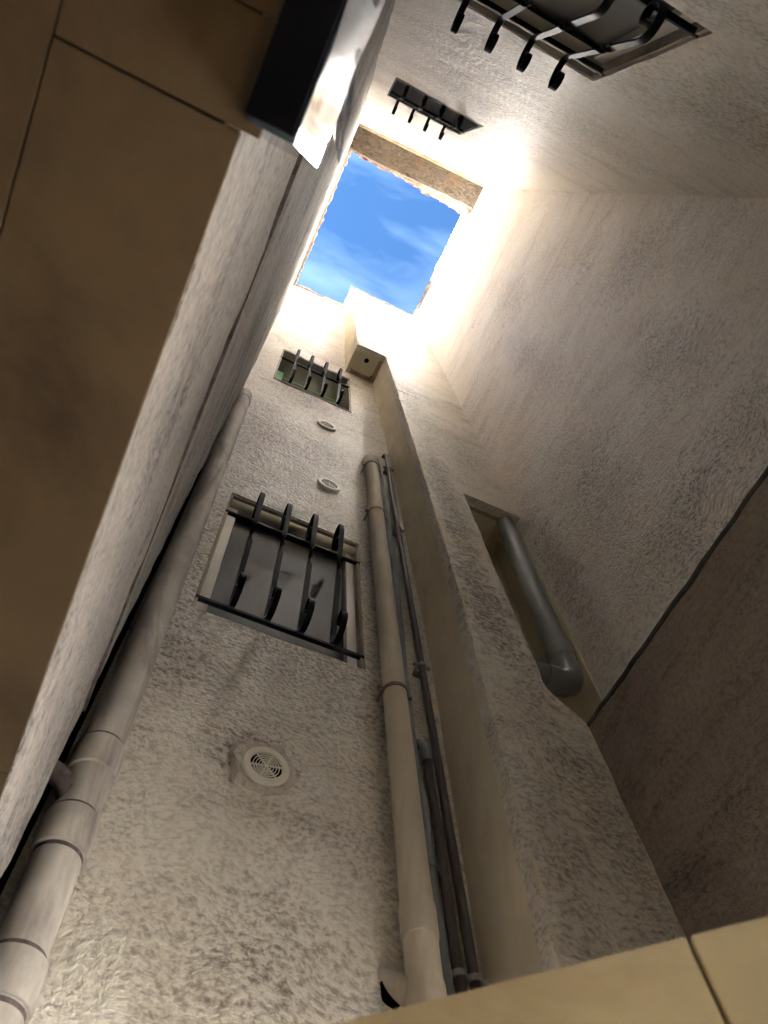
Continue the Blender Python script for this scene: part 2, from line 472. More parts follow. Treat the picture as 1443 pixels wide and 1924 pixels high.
def jag_strip(mp, u0, u1, v0, v1, reach, rough, seed, step=0.02, back=-0.12):
    """coping / mortar edge: slab standing proud of the wall with a broken front edge"""
    n = max(2, int((u1 - u0) / step)); rs = []
    for i in range(n + 1):
        u = u0 + (u1 - u0) * i / n
        w = noise.noise(Vector((u * 5, seed, 0))) * 0.6 + noise.noise(Vector((u * 21, seed, 3))) * 0.5 + (0.4 if noise.noise(Vector((u * 7, seed, 8))) > 0.18 else 0)
        r = max(0.006, reach + rough * w)
        dz = 0.006 * noise.noise(Vector((u * 15, seed, 11)))
        rs.append([mp(u, v0 + dz, back), mp(u, v0 + dz, r * 0.85), mp(u, (v0 + v1) / 2, r), mp(u, v1 + dz, r * 0.7), mp(u, v1, back)])
    return MB().rings(rs)

# ------------------------------------------------------------------ setting: ground, walls
g = MB(); g.f.append((0, 1, 2, 3)); g.v += [(-600, -600, ZG), (600, -600, ZG), (600, 600, ZG), (-600, 600, ZG)]
ground = g.build('ground', simple('ground_concrete', (0.52, 0.48, 0.42), 0.9, var=0.2, nscale=3, spec=0.2))
ground['kind'] = 'structure'

W_F1 = (0.072, 0.668, 2.055, 3.00)
W_F2 = (0.075, 0.655, 5.05, 6.03)
W_B1 = (0.053, 0.627, 1.945, 2.83)
W_B2 = (0.053, 0.627, 4.94, 5.93)

wall_f = wall_mesh('rendered_wall', FRONT, XL - 0.3, XR + 0.28, ZG, ZT, [W_F1, W_F2], 'front', seed=1.3)
tag(wall_f, 'rough cream rendered wall carrying the round vents, pipes and two barred windows', 'wall', kind='thing')
wall_r = wall_mesh('rendered_wall', RIGHTW, YB - 0.02, 1.31, ZG, ZT + 0.03, [(-0.35, 0.97, ZG, 0.33)], 'right', seed=5.1, thick=0.26)  # hole at the base is an unseen opening added to let daylight in
tag(wall_r, 'tall pale rough wall with dark blotches and a bright sunlit strip at its top', 'wall', kind='thing')
wall_b = wall_mesh('rendered_wall', BACK, XL - 0.28, XR + 0.3, ZG, 9.75, [W_B1, W_B2, (0.55, 0.95, ZG, -0.70)], 'back', seed=8.7)  # lowest hole is an added, unseen opening that brings in fill daylight
tag(wall_b, 'streaked beige rendered wall under the timber eave, with two barred windows seen from below', 'wall', kind='thing')
SOFF = 0.612
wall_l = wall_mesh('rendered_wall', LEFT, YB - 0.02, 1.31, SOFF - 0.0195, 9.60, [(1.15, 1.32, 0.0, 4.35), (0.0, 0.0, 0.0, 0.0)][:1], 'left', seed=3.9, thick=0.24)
tag(wall_l, 'dark grey stained wall seen at a steep angle above the stone soffit', 'wall', kind='thing')
MB().box(XL - 0.30, XL - 0.245, 1.0, 1.34, ZG, 4.6).build('recess_back', 'shade_black', wall_l)  # black boxes: the corner gap's shade is put into their colour
MB().box(XL - 0.24, XL + 0.004, YF - 0.014, YF + 0.01, 0.4, 4.3).build('recess_side', 'shade_black', wall_l)
MB().box(XL - 0.238, XL - 0.03, 1.151, YF - 0.016, 0.4, 4.3).build('recess_shade_fill', 'shade_black', wall_l)
jag_strip(LEFT, -0.3, 1.14, 1.290, 1.298, 0.0022, 0.003, 8.8, back=-0.02).build('stained_crack', 'collar_dirt', wall_l)
# lower jamb of the opening on the left
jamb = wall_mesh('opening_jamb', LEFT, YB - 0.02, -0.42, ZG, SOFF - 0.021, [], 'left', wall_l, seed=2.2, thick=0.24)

low = wall_mesh('rendered_wall', lambda u, v, d: (1.279 - d, u, v), YB - 0.015, YC + 0.01, ZG, 1.789, [(-0.35, 0.97, ZG, 0.33)], 'lower', seed=6.6, thick=0.19, amp=0.007)  # the added unseen daylight opening carries on through this wall
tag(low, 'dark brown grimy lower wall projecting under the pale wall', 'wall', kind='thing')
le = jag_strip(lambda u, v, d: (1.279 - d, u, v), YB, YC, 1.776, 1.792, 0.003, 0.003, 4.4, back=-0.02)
le.build('broken_edge', simple('dark_edge', (0.075, 0.07, 0.065), 0.95, var=0.3, nscale=30, bump=0.8, bscale=70, bdist=0.006, spec=0.1), low, smooth='auto')  # darker strip along the top edge

# copings
jag_strip(FRONT, XL - 0.05, 0.63, ZT - 0.005, ZT + 0.05, 0.03, 0.022, 1.0).build('coping', 'mortar', wall_f, smooth='auto')
jag_strip(RIGHTW, YB + 0.3, 1.06, ZT + 0.025, ZT + 0.08, 0.03, 0.022, 2.0).build('coping', 'mortar', wall_r, smooth='auto')
jag_strip(LEFT, YB + 0.05, 1.31, 9.595, 9.65, 0.034, 0.026, 3.0).build('coping', 'mortar', wall_l, smooth='auto')

# roof upstand behind the left parapet that shades part of the sunlit wall
up = MB().prism([(0.30, 9.6), (0.574, 9.6), (0.98, 9.6), (1.7, 9.6), (1.7, 10.44), (0.98, 10.44), (0.98, 12.2), (0.574, 12.2), (0.574, 10.72), (0.30, 9.99)], 0, -0.80, -0.35)
up = up.build('roof_upstand', 'front'); up['kind'] = 'structure'

# room behind the opening the picture was taken from
room = MB()
room.box(-1.7, -1.6, -1.2, 1.6, ZG, SOFF)
room.box(-1.6, XL - 0.242, -1.2, -1.1, ZG, SOFF)
room.box(-1.6, XL - 0.302, 1.345, 1.5, ZG, SOFF)
room.box(-1.75, -0.56, -1.25, 1.65, SOFF + 0.03, SOFF + 0.18)
room = room.build('room', simple('room_paint', (0.35, 0.30, 0.24), 0.9)); room['kind'] = 'structure'

# ------------------------------------------------------------------ pipe chase column
col = empty('pipe_chase', (1.19, YC, ZG))
tag(col, 'boxed-in rendered column with a wider head and a cut-out showing the grey pipe', 'column')
LX = [(ZG, 0.912), (0.9, 0.912), (2.4, 0.932), (4.0, 0.915), (6.24, 0.868)]
def lx(z):
    for (a, xa), (b2, xb) in zip(LX, LX[1:]):
        if z <= b2:
            return xa + (xb - xa) * (z - a) / (b2 - a)
    return LX[-1][1]
def col_face(v0, v1, left, right, holes, matname, seed, nm):
    """front skin with a slightly wandering left arris"""
    step = 0.03
    vs = lines(v0, v1, step, [])
    mb = MB(); rs = []
    nu = 20
    for v in vs:
        a, b2 = left(v), right(v)
        row = []
        for k in range(nu + 1):
            u = a + (b2 - a) * k / nu
            q = (u, YC, v)
            d = 0.006 * (0.65 * wavy(q, 6, seed) + 0.4 * wavy(q, 19, seed + 3))
            if k == 0:
                d -= 0.003 + 0.003 * wavy(q, 30, seed)
            row.append((u, YC - d, v))
        row += [(b2, YC + 0.05, v), (a, YC + 0.05, v)]
        rs.append(row)
    mb.rings(rs)
    return mb.build(nm, matname, col, smooth='auto')
arr = lambda z, s: 0.004 * noise.noise(Vector((z * 9, s, 0))) + 0.003 * noise.noise(Vector((z * 31, s, 5)))
N_L = lambda z: 1.138 + 0.03 * (3.5 - z) / 1.6 + arr(z, 5)
def notch_left(z):
    if z >= 1.93:
        return N_L(z)
    t = (1.93 - z) / (1.93 - 1.79)
    return N_L(1.93) + (1.279 - N_L(1.93)) * max(0, min(1, t)) ** 1.4
col_face(ZG, 1.79, lambda z: lx(z) + arr(z, 1), lambda z: 1.30, [], 'column', 2.0, 'lower_face')
col_face(1.79, 3.505, lambda z: lx(z) + arr(z, 1), notch_left, [], 'column', 2.0, 'middle_face')
col_face(3.505, 5.18, lambda z: lx(z) + arr(z, 1), lambda z: XR + 0.006, [], 'column', 2.0, 'upper_face')
col_face(5.188, 6.23, lambda z: lx(z) + arr(z, 1), lambda z: XR + 0.006, [], 'column', 2.6, 'neck_face')
col_face(6.23, ZT + 0.12, lambda z: 0.612 + arr(z, 1), lambda z: XR + 0.006, [], 'column', 3.1, 'head_face')
MB().box(0.9, XR, YC + 0.006, YC + 0.05, 5.17, 5.2).build('face_joint', 'joint', col)
# left flank, smooth painted
rs = []
for z in lines(ZG, 6.24, 0.06, []):
    x = lx(z)
    rs.append([(x + 0.004, YC + 0.002, z), (x + 0.001 + 0.003 * wavy((x, 1.1, z), 5, 1), YC + 0.06, z), (x + 0.003 * wavy((x, 1.2, z), 5, 1), YC + 0.15, z), (x, YF + 0.02, z), (x + 0.04, YF + 0.02, z), (x + 0.04, YC + 0.002, z)])
MB().rings(rs).build('flank', 'smooth', col, smooth='auto')
MB().box(0.613, 0.65, YC + 0.003, YF + 0.02, 6.235, ZT + 0.12).build('head_flank', 'smooth', col)
jag_strip(CFRONT, 0.605, XR, ZT + 0.12, ZT + 0.16, 0.02, 0.012, 6.0).build('coping', 'mortar', col, smooth='auto')
jag_strip(lambda u, v, d: (0.612 - d, u, v), YC - 0.02, YF, ZT + 0.12, ZT + 0.16, 0.015, 0.01, 7.0, back=-0.03).build('coping', 'mortar', col, smooth='auto')
# underside of the wide head: panel with a hole and trim
def panel_with_hole(x0, x1, y0, y1, z, cx, cyy, r, t):
    mb = MB(); n = 32
    inner = [(cx + r * math.cos(2 * math.pi * k / n), cyy + r * math.sin(2 * math.pi * k / n)) for k in range(n)]
    outer = []
    for k in range(n):
        a = 2 * math.pi * k / n; dx, dy = math.cos(a), math.sin(a)
        s = min(((x1 - cx) / dx) if dx > 1e-6 else 1e9, ((x0 - cx) / dx) if dx < -1e-6 else 1e9, ((y1 - cyy) / dy) if dy > 1e-6 else 1e9, ((y0 - cyy) / dy) if dy < -1e-6 else 1e9)
        outer.append((cx + dx * s, cyy + dy * s))
    o = 0
    for zz in (z, z + t):
        mb.v += [(*p, zz) for p in inner] + [(*p, zz) for p in outer]
    for k in range(n):
        k2 = (k + 1) % n
        mb.f.append((k, k2, n + k2, n + k)); mb.f.append((2 * n + k, 2 * n + k2, 3 * n + k2, 3 * n + k))
        mb.f.append((k, k2, 2 * n + k2, 2 * n + k)); mb.f.append((n + k, n + k2, 3 * n + k2, 3 * n + k))
    return mb
pz = 6.262
pan = panel_with_hole(0.645, 0.835, 1.085, 1.265, pz, 0.742, 1.15, 0.021, 0.012).build('access_panel', 'smooth', col)
MB().box(0.64, 0.89, 1.05, 1.305, pz + 0.03, pz + 0.05).build('panel_void', 'shade_black', col)
MB().box(0.62, 0.885, YC + 0.006, 1.083, pz - 0.012, pz + 0.02).build('front_trim', 'timber_trim', col, bevel=0.004)
MB().box(0.62, 0.643, 1.084, 1.30, pz - 0.012, pz + 0.02).build('side_trim', 'timber_trim', col, bevel=0.004)
MB().box(0.837, 0.885, 1.084, 1.30, pz - 0.010, pz + 0.02).build('side_trim', 'timber_trim', col, bevel=0.004)
MB().box(0.644, 0.836, 1.267, 1.30, pz - 0.008, pz + 0.02).build('back_trim', 'timber_trim', col, bevel=0.004)
# cut-out: ceiling panel and trims, smooth lining on the neighbouring wall
MB().box(1.10, 1.40, YC + 0.075, 1.29, 3.52, 3.535).build('cutout_ceiling', 'smooth', col)
MB().box(1.10, XR - 0.012, YC + 0.008, YC + 0.072, 3.508, 3.545).build('cutout_beam', 'timber_trim', col, bevel=0.004)
MB().box(1.385, 1.412, YC + 0.074, 1.29, 3.40, 3.53).build('cutout_batten', 'timber_trim', col, bevel=0.003)
MB().box(1.10, XR - 0.02, YC + 0.07, 1.296, 3.56, 3.6).build('cutout_void', 'shade_black', col)
MB().box(XR - 0.012, XR + 0.01, YC + 0.052, 1.3, 1.79, 3.50).build('cutout_lining', 'smooth', col)
MB().box(1.0, XR, YF - 0.012, YF + 0.01, 1.79, 3.55).build('cutout_back', 'smooth', col)
MB().box(1.0, XR - 0.013, YC + 0.052, YF - 0.014, 1.74, 1.786).build('cutout_floor', 'smooth', col)

# ------------------------------------------------------------------ roof eave over the back wall
eave = empty('roof_eave', (0.7, YB, 9.2))
tag(eave, 'weathered timber eave board with broken red roof tiles along its edge', 'eave')
def eave_pt(x, y, dz):
    s = (x + 0.075) / 1.475
    return (x, y, 9.42 - 0.70 * s + dz)
rs = []
nx = 60
for i in range(nx + 1):
    x = XL - 0.02 + (1.385 - XL + 0.02) * i / nx
    s = i / nx
    yf = -0.372 + 0.008 * math.sin(s * 6) + 0.006 * noise.noise(Vector((x * 9, 3, 1)))
    row = []
    for k in range(9):
        y = YB - 0.02 + (yf - YB + 0.02) * k / 8
        row.append(eave_pt(x, y, 0.010 * noise.noise(Vector((x * 4, y * 38, 2))) + 0.005 * noise.noise(Vector((x * 20, y * 50, 6)))))
    row += [eave_pt(x, yf, 0.11), eave_pt(x, YB - 0.02, 0.11)]
    rs.append(row)
MB().rings(rs).build('timber_board', 'wood', eave, smooth='auto')
MB().quad_box([eave_pt(XL, YB, -0.022), eave_pt(1.39, YB, -0.022), eave_pt(1.39, YB + 0.028, -0.022), eave_pt(XL, YB + 0.028, -0.022),
               eave_pt(XL, YB, 0.0), eave_pt(1.39, YB, 0.0), eave_pt(1.39, YB + 0.028, 0.0), eave_pt(XL, YB + 0.028, 0.0)]).build('wall_batten', 'timber_trim', eave, bevel=0.004)
# mortar bed and clay tiles along the edge
rs = []
for i in range(71):
    x = XL - 0.02 + (1.47 - XL + 0.02) * i / 70
    s = i / 70
    w = 0.014 * noise.noise(Vector((x * 8, 9, 2))) + 0.010 * noise.noise(Vector((x * 25, 9, 5)))
    yf = -0.368 + 0.065 * s ** 1.5 + w
    z0 = 9.62 - 0.28 * s
    rs.append([(x, YB, z0), (x, yf - 0.004, z0 + 0.004), (x, yf, z0 + 0.03), (x, YB, z0 + 0.05)])
MB().rings(rs).build('mortar_bed', 'mortar', eave, smooth='auto')
nt_ = 13
for k in range(nt_):
    s = (k + 0.5) / nt_
    x = XL + 0.02 + 1.50 * s
    cyy = -0.352 + 0.065 * s ** 1.5 + random.uniform(-0.014, 0.012)
    z = 9.665 - 0.28 * s
    L = 0.28; r = 0.056 * random.uniform(0.92, 1.06)
    mb = MB(); rs = []
    for q in range(2):
        y = cyy - L * q
        ring = [(x + r * math.cos(a), y + random.uniform(-0.006, 0.006), z + 0.012 + r * 0.55 * math.sin(a)) for a in [math.pi * j / 8 for j in range(9)]]
        ring += [(x + (r - 0.013) * math.cos(a), y, z + 0.012 + (r * 0.55 - 0.013) * math.sin(a)) for a in [math.pi * j / 8 for j in range(8, -1, -1)]]
        rs.append(ring)
    mb.rings(rs).build('roof_tile', 'tile', eave)

# ------------------------------------------------------------------ windows
def inward(mp):                      # +d is out of the opening, so depth into the wall is negative
    return mp
def fbox(mp, u0, u1, v0, v1, d0, d1):
    return MB().quad_box([mp(u0, v0, d0), mp(u1, v0, d0), mp(u1, v1, d0), mp(u0, v1, d0), mp(u0, v0, d1), mp(u1, v0, d1), mp(u1, v1, d1), mp(u0, v1, d1)])

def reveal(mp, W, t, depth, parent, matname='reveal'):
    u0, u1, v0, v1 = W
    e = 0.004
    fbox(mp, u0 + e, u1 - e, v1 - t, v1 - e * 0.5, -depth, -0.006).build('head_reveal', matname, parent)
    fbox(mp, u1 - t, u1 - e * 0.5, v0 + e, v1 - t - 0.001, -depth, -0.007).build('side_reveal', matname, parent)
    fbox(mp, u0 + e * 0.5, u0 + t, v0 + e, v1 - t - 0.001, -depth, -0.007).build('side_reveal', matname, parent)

def window_closed(mp, W, depth, label, box_h=0.06, pane='pane'):
    u0, u1, v0, v1 = W
    root = empty('window', mp((u0 + u1) / 2, v0, -depth))
    tag(root, label, 'window', kind='thing')
    reveal(mp, W, 0.012, depth + 0.06, root)
    fbox(mp, u0, u1, v0, v0 + 0.012, -depth - 0.05, -0.012).build('sill', 'reveal', root, bevel=0.003)
    a, b2 = u0 + 0.013, u1 - 0.013
    top = v1 - 0.013
    # bull-nosed head rail
    prof = []
    for k in range(9):
        an = -math.pi / 2 + math.pi * k / 8
        prof.append((top - box_h / 2 + math.sin(an) * box_h / 2, -depth + 0.018 + 0.016 * math.cos(an)))
    prof += [(top, -depth - 0.03), (top - box_h, -depth - 0.03)]
    MB().rings([[mp(u, v, d) for v, d in prof] for u in (a, b2)]).build('head_rail', 'cream_alu', root, smooth='auto')
    w = 0.038
    fbox(mp, a, a + w, v0 + 0.02, top - box_h - 0.001, -depth - 0.03, -depth + 0.012).build('stile', 'alu', root, bevel=0.003)
    fbox(mp, b2 - w, b2, v0 + 0.02, top - box_h - 0.001, -depth - 0.03, -depth + 0.012).build('stile', 'alu', root, bevel=0.003)
    fbox(mp, a + w, b2 - w, v0 + 0.021, v0 + 0.055, -depth - 0.03, -depth + 0.006).build('bottom_rail', 'alu', root, bevel=0.003)
    fbox(mp, a + w, b2 - w, top - box_h - 0.035, top - box_h - 0.001, -depth - 0.03, -depth - 0.012).build('gap_shade_bar', 'rubber', root)  # solid black bar; shade under the head rail painted as its colour
    fbox(mp, a + w, b2 - w, v0 + 0.055, top - box_h - 0.035, -depth - 0.024, -depth - 0.016).build('pane', pane, root)
    return root

window_closed(FRONT, W_F1, 0.045, 'lower window in the piped wall with dusty dark glass and white side frames', pane='pane')
window_closed(BACK, W_B1, 0.05, 'lower window of the streaked wall, cut by the top edge of the picture', pane='pane_clean')

# upper window of the front wall: open recess with pale frame and mint sealing foam
r2 = empty('window', FRONT(0.365, W_F2[2], -0.2)); tag(r2, 'upper window beside the column head with mint green foam strip at its frame', 'window', kind='thing')
reveal(FRONT, W_F2, 0.012, 0.245, r2, 'old_frame')
u0, u1, v0, v1 = W_F2
fbox(FRONT, u0, u1, v0, v0 + 0.02, -0.24, 0.006).build('sill', 'reveal', r2)
fbox(FRONT, u0 + 0.013, u1 - 0.013, v0 + 0.02, v0 + 0.5, -0.245, -0.235).build('pane', 'pane_clean', r2)
fbox(FRONT, u0 - 0.02, u1 + 0.02, v0 - 0.02, v1 + 0.02, -0.30, -0.27).build('back_board', 'old_frame', r2)
fbox(FRONT, u0 + 0.013, u0 + 0.075, v0 + 0.3, v1 - 0.02, -0.232, -0.17).build('foam_strip', 'mint', r2)
fbox(FRONT, u0 + 0.077, u1 - 0.10, v0 + 0.62, v1 - 0.10, -0.232, -0.20).build('top_rail', 'old_frame', r2, bevel=0.004)
fbox(FRONT, u0 + 0.077, u0 + 0.12, v0 + 0.02, v0 + 0.62, -0.232, -0.205).build('stile', 'old_frame', r2, bevel=0.004)
fbox(FRONT, u1 - 0.10, u1 - 0.05, v0 + 0.02, v1 - 0.10, -0.232, -0.205).build('stile', 'old_frame', r2, bevel=0.004)
fbox(FRONT, u1 - 0.05, u1 - 0.013, v0 + 0.02, v1 - 0.05, -0.234, -0.21).build('foam_strip', 'mint', r2)
fbox(FRONT, u0 + 0.13, u1 - 0.11, v0 + 0.5, v0 + 0.60, -0.245, -0.215).build('blind_slat', 'pipe_grey', r2)
fbox(FRONT, u0 + 0.077, u1 - 0.052, v1 - 0.098, v1 - 0.085, -0.232, -0.19).build('foam_bead', 'mint', r2)

# upper window of the back wall: dark with timber rail
r3 = empty('window', BACK(0.34, W_B2[2], -0.15)); tag(r3, 'small upper window under the eave, dark inside with a brown timber rail', 'window', kind='thing')
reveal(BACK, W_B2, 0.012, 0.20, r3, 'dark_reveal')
u0, u1, v0, v1 = W_B2
fbox(BACK, u0, u1, v0, v0 + 0.02, -0.2, 0.006).build('sill', 'reveal', r3)
fbox(BACK, u0 + 0.013, u1 - 0.013, v0 + 0.02, v1 - 0.06, -0.20, -0.192).build('pane', 'pane_clean', r3)
fbox(BACK, u0 + 0.013, u1 - 0.013, v1 - 0.06, v1 - 0.03, -0.20, -0.15).build('top_rail', 'timber_trim', r3, bevel=0.003)
fbox(BACK, u0 + 0.013, u1 - 0.013, v1 - 0.29, v1 - 0.25, -0.19, -0.165).build('middle_rail', 'tile', r3, bevel=0.003)
fbox(BACK, u0 + 0.013, u0 + 0.05, v0 + 0.02, v1 - 0.06, -0.191, -0.16).build('stile', 'pipe_steel', r3, bevel=0.003)
fbox(BACK, u1 - 0.05, u1 - 0.013, v0 + 0.02, v1 - 0.06, -0.191, -0.16).build('stile', 'pipe_steel', r3, bevel=0.003)

# ------------------------------------------------------------------ window grilles
S_PATH = [(0.062, 0.725), (0.066, 0.695), (0.048, 0.665), (0.026, 0.672), (0.022, 0.712), (0.036, 0.765), (0.068, 0.795), (0.098, 0.780), (0.107, 0.735),
          (0.100, 0.66), (0.090, 0.56), (0.080, 0.46), (0.070, 0.36), (0.060, 0.26), (0.050, 0.16), (0.040, 0.06), (0.033, 0.0),
          (0.036, -0.040), (0.062, -0.066), (0.098, -0.060), (0.124, -0.030), (0.130, 0.008), (0.118, 0.036), (0.098, 0.040), (0.084, 0.020), (0.088, -0.004)]
S_PATH = [(o - 0.026, v) for o, v in S_PATH]
def scroll_bar(mp, u, v_of, width=0.020, th=0.0055):
    P = catmull([(o, v, 0) for o, v in S_PATH], 6)
    n = len(P); rs = []
    L = [0.0]
    for i in range(1, n):
        L.append(L[-1] + (P[i] - P[i - 1]).length)
    for i, p in enumerate(P):
        t = (P[min(i + 1, n - 1)] - P[max(i - 1, 0)]); t.z = 0; t.normalize()
        nm = Vector((-t.y, t.x, 0))
        v = p.y
        ang = 0.0
        if 6.0 and 9 * 6 < i < 16 * 6:
            x = (0.53 - v) / 0.17
            x = max(0, min(1, x)); ang = 2 * math.pi * (x * x * (3 - 2 * x))
        wdir = (math.cos(ang), math.sin(ang))           # (along u, along nm)
        tdir = (-math.sin(ang), math.cos(ang))
        ring = []
        for a, b2 in ((-1, -1), (1, -1), (1, 1), (-1, 1)):
            du = a * width / 2 * wdir[0] + b2 * th / 2 * tdir[0]
            dn = a * width / 2 * wdir[1] + b2 * th / 2 * tdir[1]
            q = p + nm * dn
            ring.append(mp(u + du, v_of(q.y), q.x))
        rs.append(ring)
    return MB().rings(rs)

def grille(mp, bars, u0, u1, v_of, vr, label):
    root = empty('window_grille', mp((u0 + u1) / 2, v_of(0.3), 0.0))
    tag(root, label, 'grille', 'wrought iron scroll grilles')
    for v in vr:
        z = v_of(v)
        fbox(mp, u0, u1, z - 0.008, z + 0.008, -0.020, -0.004).build('rail', 'iron', root, bevel=0.002)
    for u in bars:
        scroll_bar(mp, u, v_of).build('scroll_bar', 'iron', root, smooth='auto')
    return root
grille(FRONT, (0.190, 0.312, 0.430, 0.548), 0.066, 0.674, lambda v: 2.165 + v, (0.66, -0.028), 'black iron scroll grille over the dusty lower window beside the cream pipe')
grille(FRONT, (0.190, 0.305, 0.425, 0.545), 0.070, 0.660, lambda v: 5.13 + v, (0.66, -0.028), 'black iron scroll grille over the small window near the panel with a hole')
grille(BACK, (0.135, 0.255, 0.372, 0.490), 0.048, 0.632, lambda v: 1.945 + 0.75 - v, (0.66, -0.028), 'large black iron scroll grille cut off by the top edge of the picture')
grille(BACK, (0.135, 0.255, 0.372, 0.490), 0.048, 0.632, lambda v: 4.94 + 0.77 - v, (0.66, -0.028), 'small dark scroll grille on the wall just under the timber eave')

# ------------------------------------------------------------------ round vents
def round_vent(u, v, r, label, tilt=0.0):
    root = empty('round_vent', FRONT(u, v, 0)); tag(root, label, 'vent', 'round wall vents')
    def ring(r0, r1, d0, d1, nm, mat, seg=40):
        rs = []
        for k in range(seg):
            a = 2 * math.pi * k / seg
            c, s = math.cos(a), math.sin(a)
            rs.append([FRONT(u + c * rr, v + s * rr, d) for rr, d in ((r0, d0), (r1, d0), (r1, d1 * 0.7), (r1 - (r1 - r0) * 0.12, d1), (r0 + (r1 - r0) * 0.1, d1))])
        return MB().rings(rs, closed=True).build(nm, mat, root, smooth='auto')
    ring(r * 0.66, r, 0.0, 0.016, 'flange', 'vent')
    for q in (0.54, 0.42, 0.30, 0.19):
        ring(r * q, r * (q + 0.035), 0.0105, 0.0140, 'grille_ring', 'vent', 32)
    ring(r * 0.02, r * 0.10, 0.0105, 0.0145, 'hub', 'vent', 16)
    for k in range(6):
        a = tilt + math.pi * k / 3
        c, s = math.cos(a), math.sin(a)
        w = 0.0016
        p = []
        for d in (0.0106, 0.0136):
            for rr, ww in ((0.1 * r, -w), (0.68 * r, -w), (0.68 * r, w), (0.1 * r, w)):
                p.append(FRONT(u + c * rr - s * ww, v + s * rr + c * ww, d))
        MB().quad_box(p).build('spoke', 'vent', root)
    MB().tube([FRONT(u, v, -0.004), FRONT(u, v, 0.0095)], r * 0.68, 32).build('dark_duct', 'shade_black', root)  # black disc painted as the shaded inside of the duct
    return root
v1_ = round_vent(0.373, 1.474, 0.062, 'large round cream vent with broken plaster around it, nearest the camera', 0.2)
round_vent(0.509, 3.523, 0.062, 'round cream vent just above the dusty barred window', 0.5)
round_vent(0.478, 4.489, 0.062, 'small round cream vent below the upper barred window', 0.1)
# broken plaster collar round the lowest vent
rs = []
for k in range(44):
    a = 2 * math.pi * k / 44
    c, s = math.cos(a), math.sin(a)
    n1v = noise.noise(Vector((c * 2.2, s * 2.2, 1))); n2v = noise.noise(Vector((c * 6, s * 6, 4)))
    ro = 0.074 + 0.012 * n1v + 0.008 * n2v + (0.012 if s > 0.1 else 0) * s + (0.014 if c < -0.2 else 0) * (-c)
    rs.append([FRONT(0.373 + c * rr, 1.474 + s * rr, d) for rr, d in ((0.045, -0.004), (0.058, 0.006), (ro * 0.80, 0.007 + 0.002 * n2v), (ro * 0.93, 0.011 + 0.004 * n2v), (ro, 0.006), (ro + 0.012, -0.006))])
MB().rings(rs, closed=True).build('broken_plaster', plaster('patch_plaster', (0.55, 0.49, 0.41), (0.72, 0.66, 0.57), (0.12, 0.09, 0.085), 1.0, dist=0.02, scale=50), wall_f, smooth='auto')

# ------------------------------------------------------------------ pipes
def lerp(a, b2, t): return a + (b2 - a) * t
def collar(cx, cyy, z0, z1, r, r2, parent, mat, nm, tilt=(0, 0)):
    prof = [(z0, r2 * 0.97), (z0 + 0.006, r2), (z1 - 0.008, r2), (z1, r2 * 0.96)]
    pts = [(cx + tilt[0] * (z - z0), cyy, z) for z, _ in prof]
    pts = [pts[0]] + pts + [pts[-1]]
    rad = [r * 0.9] + [q for _, q in prof] + [r * 0.9]
    return MB().tube([Vector(p) + Vector((0, 0, 1e-4 * i)) for i, p in enumerate(pts)], rad, 32).build(nm, mat, parent, smooth='auto')

# 1 weathered soil pipe in the left corner
sp = empty('drain_pipe', (-0.005, 1.25, ZG)); tag(sp, 'thick weathered grey-mauve drain pipe in the corner with dirty collars', 'pipe')
axx = lambda z: lerp(0.0, -0.052, (z - 0.6) / 3.8)
pth = [(axx(z), 1.247, z) for z in lines(ZG, 4.20, 0.25, [])]
MB().tube(pth + [(axx(4.22), 1.249, 4.235), (axx(4.24), 1.262, 4.262), (axx(4.25), 1.285, 4.275), (axx(4.25), 1.33, 4.28)], 0.045, 32).build('pipe', 'pipe_old', sp, smooth='auto')
for z0, z1 in ((1.235, 1.315), (1.035, 1.120), (0.755, 0.83), (4.10, 4.16)):
    collar(axx(z0), 1.247, z0, z1, 0.045, 0.053 if z0 < 4 else 0.049, sp, 'pipe_old', 'collar', (-0.0137, 0))
for z in (1.322, 1.029, 0.837, 0.749, 1.126):
    MB().tube([(axx(z), 1.247, z - 0.004), (axx(z), 1.247, z + 0.004)], 0.0456, 32).build('collar_grime', 'collar_dirt', sp, smooth='auto')
br = catmull([(axx(1.13), 1.247, 1.10), (axx(1.15) - 0.022, 1.235, 1.15), (axx(1.2) - 0.045, 1.225, 1.185), (-0.10, 1.22, 1.20), (-0.20, 1.22, 1.20)], 5)
MB().tube(br, 0.022, 20).build('branch', 'collar_dirt', sp, smooth='auto')

# 2 cream pipe
cp = empty('drain_pipe', (0.742, 1.255, ZG)); tag(cp, 'long cream painted drain pipe running up the wall beside the barred window', 'pipe')
cxp, cyp, rp = 0.741, 1.252, 0.0375
pth = [(cxp, cyp, z) for z in lines(ZG, 4.03, 0.3, [])] + [(cxp, cyp + 0.002, 4.06), (cxp, cyp + 0.012, 4.085), (cxp, cyp + 0.03, 4.10), (cxp, cyp + 0.07, 4.105)]
MB().tube(pth, rp, 32).build('pipe', 'pipe_cream', cp, smooth='auto')
collar(cxp, cyp, 1.078, 1.16, rp, 0.041, cp, 'pipe_cream', 'collar')
collar(cxp, cyp, 3.96, 4.05, rp, 0.0415, cp, 'pipe_cream', 'elbow_socket')
collar(cxp, cyp, 0.70, 0.985, rp, 0.0405, cp, 'pipe_cream', 'tee_body')
MB().tube([(cxp, cyp, 0.955), (cxp - 0.03, cyp + 0.03, 0.985), (cxp - 0.075, cyp + 0.075, 1.03)], [0.030, 0.027, 0.024], 24).build('tee_branch', 'pipe_cream', cp, smooth='auto')
